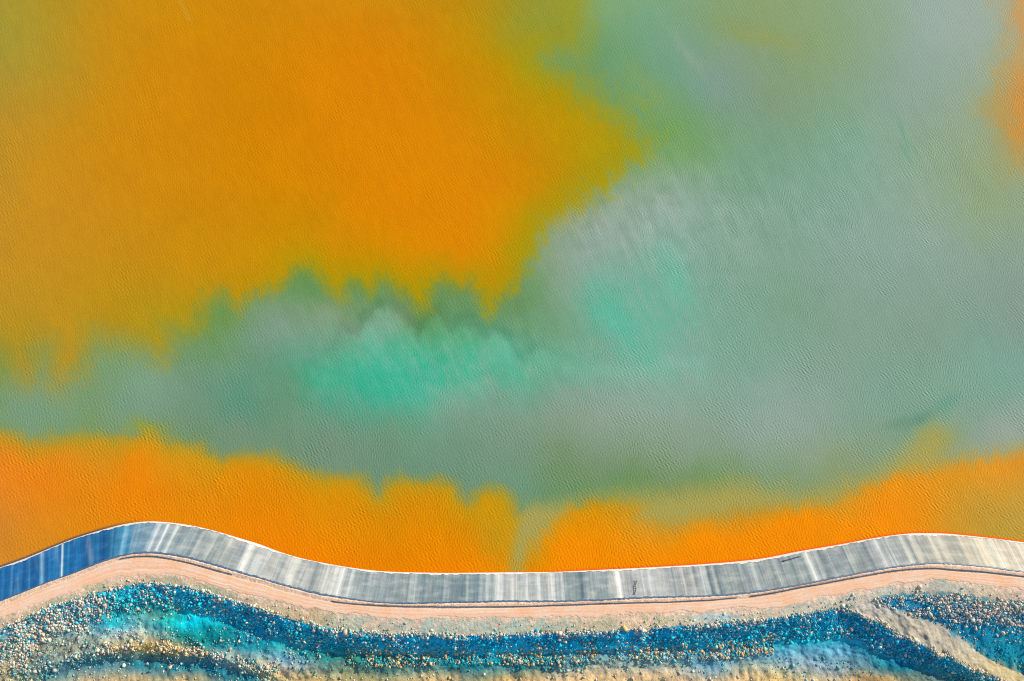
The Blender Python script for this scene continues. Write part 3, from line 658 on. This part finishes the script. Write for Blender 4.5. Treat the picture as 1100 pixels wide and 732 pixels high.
    heavy = .55+.45*np.clip(sstep(60, 140, u)*sstep(400, 330, u)+.6*sstep(380, 440, u), 0, 1)
    jag = fbm(xs/.7, xs*0, 151, 3); jag2 = fbm(xs/.55, xs*0+9, 161, 3)
    yt = yT(xs)
    Y0 = yt-.25*heavy+.25*jag*heavy; Y2 = yt+.38*heavy+.30*jag2*heavy; Y1 = (Y0+Y2)/2
    Xg = np.repeat(xs[:, None], 3, 1); Yg = np.stack([Y0, Y1, Y2], -1)
    Zl = CREST-(Yg-yt[:, None])*CREST/np.maximum(yW(Xg)-yT(Xg), 1)
    Zg = np.maximum(np.where(Yg > yt[:, None], Zl, CREST+.03), CREST-1)+np.array([.05, .16, .06])
    me = grid_mesh('tucked_edge', Xg-off[0], Yg-off[1], Zg-off[2])
    k = NT('dark_liner'); g = k.node('NewGeometry').outputs['Position']
    k.link(k.mix(k.noise(g, .8, 3), (.025, .055, .10), (.07, .11, .16)), k.b.inputs['Base Color']); k.b.inputs['Roughness'].default_value = .5
    add('tucked_edge', me, k.m, root)

# ------------------------------------------------------------------ pipes and small things
def tube(pts, rad, nseg=10):
    pts = np.asarray(pts, float); n = len(pts)
    tang = np.gradient(pts, axis=0); tang /= np.linalg.norm(tang, axis=1)[:, None]
    side = np.cross(tang, [0, 0, 1.0]); side /= np.linalg.norm(side, axis=1)[:, None]
    up = np.cross(side, tang)
    an = np.linspace(0, 2*np.pi, nseg, endpoint=False)
    co = pts[:, None]+rad*(np.cos(an)[None, :, None]*side[:, None]+np.sin(an)[None, :, None]*up[:, None])
    idx = np.arange(n*nseg).reshape(n, nseg)
    q = np.stack([idx[:-1], np.roll(idx, -1, 1)[:-1], np.roll(idx, -1, 1)[1:], idx[1:]], -1).reshape(-1, 4)
    co = co.reshape(-1, 3)
    # end caps as fans of quads
    c0 = len(co); co = np.vstack([co, pts[0], pts[-1]])
    cap = []
    for i in range(0, nseg, 2):
        cap.append([c0, idx[0, (i+2) % nseg], idx[0, (i+1) % nseg], idx[0, i]])
        cap.append([c0+1, idx[-1, i], idx[-1, (i+1) % nseg], idx[-1, (i+2) % nseg]])
    return co, np.vstack([q, np.array(cap)])

def simple(name, c1, c2, scale=1.0, rough=.6):
    k = NT(name); g = k.node('NewGeometry').outputs['Position']
    k.link(k.mix(k.remap(k.noise(g, scale, 3), .35, .65, 0, 1), c1, c2), k.b.inputs['Base Color'])
    k.b.inputs['Roughness'].default_value = rough
    return k.m

def thing_mesh(name, co, faces, mat, label, cat, group=None, smooth=False):
    o0 = np.array([co[:, 0].mean(), co[:, 1].mean(), co[:, 2].min()])
    me = raw_mesh(name, co-o0, faces, smooth)
    o = add(name, me, mat, label=label, cat=cat, group=group); o.location = o0
    return o

def build_pipes():
    mat = simple('black_pipe', (.03, .04, .055), (.09, .10, .12), .4, .5)
    for (ua, ub, rad, label) in ((124, 248, .12, 'dark pipe curving beside the road at the left bend of the bank'),
                                 (357, 792, .12, 'long dark pipe lying straight along the middle stretch of the dirt road'),
                                 (806, 1290, .16, 'dark pipe curving round the right bend between road and liner')):
        xa = float(ground_at(ua, 640, CREST)[0]); xb = float(ground_at(ub, 640, CREST)[0])
        xs = np.arange(xa, xb, .8)
        y = yP(xs)+.10*fbm(xs/7, xs*0, 171, 2)
        co, f = tube(np.stack([xs, y, np.full_like(xs, CREST+.08+rad*.9)], -1), rad)
        thing_mesh('pipe', co, f, mat, label, 'pipe', 'pipes along the crest road', True)

def liner_place(u, v):
    """world point on the liner under survey point (u, v)"""
    z = 3.0
    for _ in range(12):
        x, y = ground_at(u, v, z)
        x = np.array([float(x)]); t = (float(y)-yT(x))/(yW(x)-yT(x)); z = float(CREST*(1-t[0]))
    return np.array([float(x[0]), float(y), z])

def build_small():
    a = liner_place(840.5, 603); b = liner_place(860, 597.5)
    pts = np.array([a*(1-t)+b*t for t in np.linspace(0, 1, 8)]); pts[:, 2] += .24
    co, f = tube(pts, .17, 8)
    thing_mesh('pole', co, f, simple('wet_timber', (.02, .045, .075), (.05, .08, .11)), 'dark pole lying slantwise on the liner near the orange water', 'pole', smooth=True)
    # rope ladder spread on the liner
    root = bpy.data.objects.new('rope_ladder', None); COL.objects.link(root)
    a = liner_place(682.5, 623.5); b = liner_place(681.5, 639)
    root.location = a; root['label'] = 'short dark rope ladder lying on pale liner above the road'; root['category'] = 'ladder'
    m = simple('dark_rope', (.02, .035, .05), (.06, .08, .10))
    ax = b-a; sd = np.array([1, .06, 0])
    for s in (-.3, .3):
        pts = np.array([ax*t+sd*(s+.16*math.sin(t*11+s*3)) for t in np.linspace(0, 1, 16)]); pts[:, 2] += .16
        co, f = tube(pts, .05, 6); add('rope', raw_mesh('rope', co, f, True), m, root)
    for t in np.linspace(.06, .94, 8):
        w = .16*math.sin(t*11)
        pts = np.array([ax*t+sd*(w+q) for q in (-.34, 0, .34)]); pts[:, 2] += .2
        co, f = tube(pts, .05, 6); add('rung', raw_mesh('rung', co, f, True), m, root)

# ------------------------------------------------------------------ rocks
def ico():
    p = (1+5**.5)/2
    v = np.array([(-1,p,0),(1,p,0),(-1,-p,0),(1,-p,0),(0,-1,p),(0,1,p),(0,-1,-p),(0,1,-p),(p,0,-1),(p,0,1),(-p,0,-1),(-p,0,1)], float)
    v /= np.linalg.norm(v[0])
    f = np.array([(0,11,5),(0,5,1),(0,1,7),(0,7,10),(0,10,11),(1,5,9),(5,11,4),(11,10,2),(10,7,6),(7,1,8),(3,9,4),(3,4,2),(3,2,6),(3,6,8),(3,8,9),(4,9,5),(2,4,11),(6,2,10),(8,6,7),(9,8,1)])
    return v, f
def subdiv(v, f):
    v = list(map(tuple, v)); cache = {}; out = []
    def mid(a, b):
        key = (min(a, b), max(a, b))
        if key not in cache:
            m = (np.array(v[a])+np.array(v[b]))/2*1.04; v.append(tuple(m)); cache[key] = len(v)-1
        return cache[key]
    for a, b, c in f:
        ab, bc, ca = mid(a, b), mid(b, c), mid(c, a); out += [(a,ab,ca),(b,bc,ab),(c,ca,bc),(ab,bc,ca)]
    return np.array(v), np.array(out)

CREAM = [(.60,.46,.32),(.66,.50,.36),(.50,.40,.29),(.66,.46,.31),(.42,.35,.27),(.62,.50,.40)]
GOLD = [(.56,.34,.11),(.60,.40,.17),(.48,.30,.12)]
BLUE = [(.015,.29,.40),(.01,.24,.35),(.02,.36,.46),(.03,.26,.31),(.01,.38,.50),(.01,.17,.25)]  # blue of shaded rock, put into the stone colour
GREY = [(.26,.34,.36),(.33,.38,.36),(.20,.32,.36)]

def rock_zone(K, u, v):
    """how thickly stones lie here and the shares of cream / gold / grey ones (the rest blue)"""
    kV, kB, kC, kG, kK, kF = 7., 8., 9., 10., 11., 12.
    left = sstep(130, 95, u); spur = sstep(905, 930, u)
    d = np.zeros_like(K); cr = np.zeros_like(K); go = np.zeros_like(K); gr = np.full_like(K, .05)
    onslope = ((K >= kC) & (K < kG)) | ((K >= kV) & (K < kB) & (u > 940) & (v < 690-.0*u))
    patch = fbm(u/16, v/9, 201, 3)
    d = np.where(onslope, 1.0, d)
    d = np.where((K >= kV) & (K < kB) & (u > 940), np.where(v < 668+.1*(u-1030), 1.0, .12), d)
    f = np.clip(K-kC, 0, 1)
    cr = np.where(onslope, .13+.13*np.clip(patch*2.4, -1, 1.6)+.5*np.exp(-((f)/.10)**2), cr)
    cr = np.where(onslope & (u < 130), cr*(1-left)+left*.62, cr)
    # the lower third near the toe carries ochre stones in the middle stretch
    toe = (K >= kC+.72) & (K < kK+.35) & (u > 370) & (u < 830)
    d = np.where(toe, .9, d); go = np.where(toe, .26+.18*np.clip(patch*2, -1, 1), go); cr = np.where(toe, .12, cr)
    # spur: stony outer edge, clean ramp
    edge = (np.abs(K-kC) < .10) & (u > 918); d = np.where(edge, 1.1, d); cr = np.where(edge, .75, cr); go = np.where(edge, .12, go)
    d = np.where((K >= kC+.1) & (K < kG) & (u > 918), .75, d); cr = np.where((K >= kC+.1) & (K < kG) & (u > 918), .07, cr); gr = np.where((K >= kC) & (u > 918), .15, gr)
    # crest edge
    ce = (K >= 6.88) & (K < 9.06) & (u < 915); d = np.where(ce, .9, d); cr = np.where(ce, .55, cr)
    # left fan below the cream rocks, hollow with stains, ochre windrow
    fan = (K >= kG) & (K < kK-.12) & (u < 365)
    d = np.where(fan, .10, d); cr = np.where(fan, .25, cr); gr = np.where(fan, .4, gr)
    d = np.where(fan & (u < 30), .6, d); cr = np.where(fan & (u < 30), .6, cr)
    wr = (K >= kK-.14) & (K < kK+.30) & (u < 300)
    d = np.where(wr, .75, d); go = np.where(wr, .5*sstep(100, 140, u)*sstep(235, 205, u), go); cr = np.where(wr, .40, cr); gr = np.where(wr, .15, gr)
    be = (K >= kK+.30) & (K < kF) & (u < 300); d = np.where(be, .25, d); cr = np.where(be, .15, cr)
    vg = (K >= 6.3) & (K < 6.88); d = np.where(vg, .035, d); cr = np.where(vg, .45, cr); gr = np.where(vg, .4, gr)
    fl = K >= kF; d = np.where(fl & (K < 12.9), .03, d); cr = np.where(fl, .8, cr)
    d = np.where((K >= kK+.35) & (K < kF) & (u >= 300), .06, d)
    # hollow stained cyan is finer
    d = d*(1-.93*np.exp(-(((u-205)/46)**2+((v-670)/9)**2)))
    d = np.where((K < 6.2) | (K > 12.95), 0, d)
    return d, cr, go, gr

def ragged(x, y):
    return .22*fbm(x/3.0, y/3.0, 301, 3)+.12*fbm(x/11, y/11, 305, 2)

def place_rocks(GX, GY, GZ, GK, n, r, gain=None):
    cx = (GX[:-1, :-1]+GX[1:, 1:])/2; cy = (GY[:-1, :-1]+GY[1:, 1:])/2; cz = (GZ[:-1, :-1]+GZ[1:, 1:])/2; ck = (GK[:-1, :-1]+GK[1:, 1:])/2
    area = np.abs((GX[1:, :-1]-GX[:-1, :-1])*(GY[:-1, 1:]-GY[:-1, :-1]))
    m = np.abs(cx) < 184
    u, v = survey(cx, cy, cz)
    d, cr, go, gr = rock_zone(ck+ragged(cx, cy), u, v)
    d = d*np.clip(1+1.7*fbm(cx/4, cy/4, 311, 3), .15, 2)
    if gain is not None: d = d*gain(ck, u, v, d)
    w = (area*d*m).ravel(); w /= w.sum()
    pick = r.choice(len(w), n, p=w)
    i, j = np.unravel_index(pick, cx.shape)
    s = r.random(n); t = r.random(n)
    def bil(A): return A[i, j]*(1-s)*(1-t)+A[i+1, j]*s*(1-t)+A[i, j+1]*(1-s)*t+A[i+1, j+1]*s*t
    x, y, z = bil(GX), bil(GY), bil(GZ)
    roll = r.random(n)
    a, b, c = cr[i, j], go[i, j], gr[i, j]
    kind = np.where(roll < a, 0, np.where(roll < a+b, 1, np.where(roll < a+b+c, 2, 3)))
    return x, y, z, u[i, j], v[i, j], ck[i, j], kind, i, j

def build_rubble(G, n):
    r = np.random.default_rng(21)
    x, y, z, u, v, K, kind, gi, gj = place_rocks(*G[:4], n, r)
    bv, bf = ico()
    size = np.clip(np.exp(r.normal(math.log(.155), .50, n)), .075, .54)
    size = np.where(kind < 2, size*1.08, size)
    ax = r.uniform(.6, 1.4, (n, 3)); ax[:, 2] *= .8
    V = bv[None]*(1+r.uniform(-.36, .36, (n, 12, 1)))*ax[:, None]*size[:, None, None]
    an = r.uniform(0, 2*np.pi, n); c, s = np.cos(an), np.sin(an)
    tl = r.uniform(-.5, .5, n)
    X = V[..., 0]*c[:, None]-V[..., 1]*s[:, None]; Y = V[..., 0]*s[:, None]+V[..., 1]*c[:, None]; Zz = V[..., 2]+tl[:, None]*X
    co = np.stack([X+x[:, None], Y+y[:, None], Zz+(z+size*.18)[:, None]], -1).reshape(-1, 3)
    f = (bf[None]+12*np.arange(n)[:, None, None]).reshape(-1, 3)
    me = raw_mesh('rubble', co, f)
    pal = [CREAM, GOLD, GREY, BLUE]
    colr = np.zeros((n, 3))
    for kk in range(4):
        P = np.array(pal[kk]); mk = kind == kk
        colr[mk] = P[r.integers(0, len(P), mk.sum())]
    loc = G[4][gi, gj]
    own = np.clip(loc*np.array([.65, 1.06, .96])*np.exp(r.normal(-.05, .42, (n, 1))), .01, .8)
    mixb = np.where(kind == 3, r.uniform(.45, 1, n), np.where(kind == 2, .3, r.uniform(0, .25, n)))[:, None]
    colr = colr*(1-mixb)+own*mixb
    colr *= r.uniform(.65, 1.2, (n, 1))
    set_col(me, np.repeat(colr, 12, 0))
    k = NT('rubble_stone')
    a = k.node('Attribute', attribute_name='tint').outputs['Color']; g = k.node('NewGeometry').outputs['Position']
    k.link(k.scalecol(a, k.remap(k.noise(g, 3.5, 3), .3, .7, .8, 1.2)), k.b.inputs['Base Color'])
    k.b.inputs['Roughness'].default_value = .9; k.b.inputs['Specular IOR Level'].default_value = .15
    add('rubble', me, k.m, kind='stuff', label='cream, ochre and blue rubble covering the outer slope below the road', cat='rubble')

def build_boulders(G):
    r = np.random.default_rng(33)
    mats = {}
    for nm, pal in (('cream', CREAM), ('ochre', GOLD), ('grey', GREY), ('blue', BLUE)):
        mats[nm] = simple(nm+'_boulder', tuple(np.array(pal[0])*.85), tuple(np.array(pal[1])*1.1), 1.6, .9)
    protos = {}
    bv0, bf0 = ico()
    for nm in mats:
        for q in range(4):
            V0 = bv0*(1+r.uniform(-.3, .25, (12, 1)))*r.uniform(.7, 1.3, 3)*np.array([1, 1, .85])
            bv, bf = subdiv(V0, bf0); V = bv*(1+r.uniform(-.07, .05, (len(bv), 1)))
            me = raw_mesh('boulder', V, bf); me.materials.append(mats[nm]); protos[nm, q] = me
    seen = {}
    def put(x, y, z, size, nm, label, group=None):
        q = int(r.integers(0, 4)); key = (nm, q)
        if key not in seen:
            o = bpy.data.objects.new('boulder', protos[key]); seen[key] = o
        else:
            o = seen[key].copy()
        COL.objects.link(o)
        o.location = (x, y, z+size*.35); o.scale = (size,)*3
        o.rotation_euler = (r.uniform(-.35, .35), r.uniform(-.35, .35), r.uniform(0, 6.28))
        for kk in ('group', 'label', 'category'):
            if kk in o: del o[kk]
        tag(o, None, label, 'boulder', group)
        return o
    GX, GY, GZ, GK = G[:4]
    U, V_ = survey(GX, GY, GZ)
    def on_ground(u, v):
        i = np.argmin((U-u)**2+(V_-v)**2); i = np.unravel_index(i, U.shape)
        return float(GX[i]), float(GY[i]), float(GZ[i])
    named = [(671.5,675,.85,'ochre','big orange boulder alone at the lower edge of the gravel verge'),
             (602,715,.70,'ochre','ochre boulder, largest of the tight heap at the foot of the middle slope'),
             (688,699,.58,'cream','large cream boulder alone among blue stones, below the orange boulder'),
             (679.5,728,.62,'cream','pale boulder on the tan flat at the bottom edge, right of the ochre heap'),
             (482.5,729,.62,'ochre','ochre boulder on the dark strip at the bottom edge, left of the middle'),
             (997,653,.58,'cream','cream boulder among blue stones just above the pale spur'),
             (609.5,721.5,.62,'grey','bluish white boulder just below the ochre heap at the slope foot')]
    for (u, v, s, nm, lb) in named:
        x, y, z = on_ground(u, v); put(x, y, z, s, nm, lb)
    x, y, z, u, v, K, kind, _, _ = place_rocks(GX, GY, GZ, GK, 293, r, lambda k, u, v, d: d*d*(.6+.8*(u < 130)))
    nmz = ['cream', 'ochre', 'grey', 'blue']
    for i in range(len(x)):
        nm = nmz[kind[i]]
        if K[i] < 7.2: where = 'at the upper slope edge'
        elif K[i] >= 10.7: where = 'in the low ridge at the slope foot'
        elif K[i] >= 10: where = 'on the lower fan of the slope'
        elif u[i] > 915 and K[i] < 9: where = 'between road and pale spur' if K[i] < 8.6 else 'on the pale spur rim'
        elif u[i] > 915: where = 'on the dark side of the pale spur'
        else: where = 'on the rock slope'
        seg = 'left of the cyan stain' if u[i] < 150 else 'near the cyan stain' if u[i] < 270 else 'well left of the orange boulder' if u[i] < 640 else 'right of the orange boulder'
        if u[i] > 915: seg = 'at the right end'
        lb = '%s boulder %s, %s' % (nm, where, seg)
        put(float(x[i]), float(y[i]), float(z[i]), float(r.uniform(.32, .50)), nm, lb, lb.replace(' boulder ', ' boulders ', 1))

build_water()
G = build_ground()
build_road()
build_liner()
build_pipes()
build_small()
build_rubble(G, 70000)
build_boulders(G)
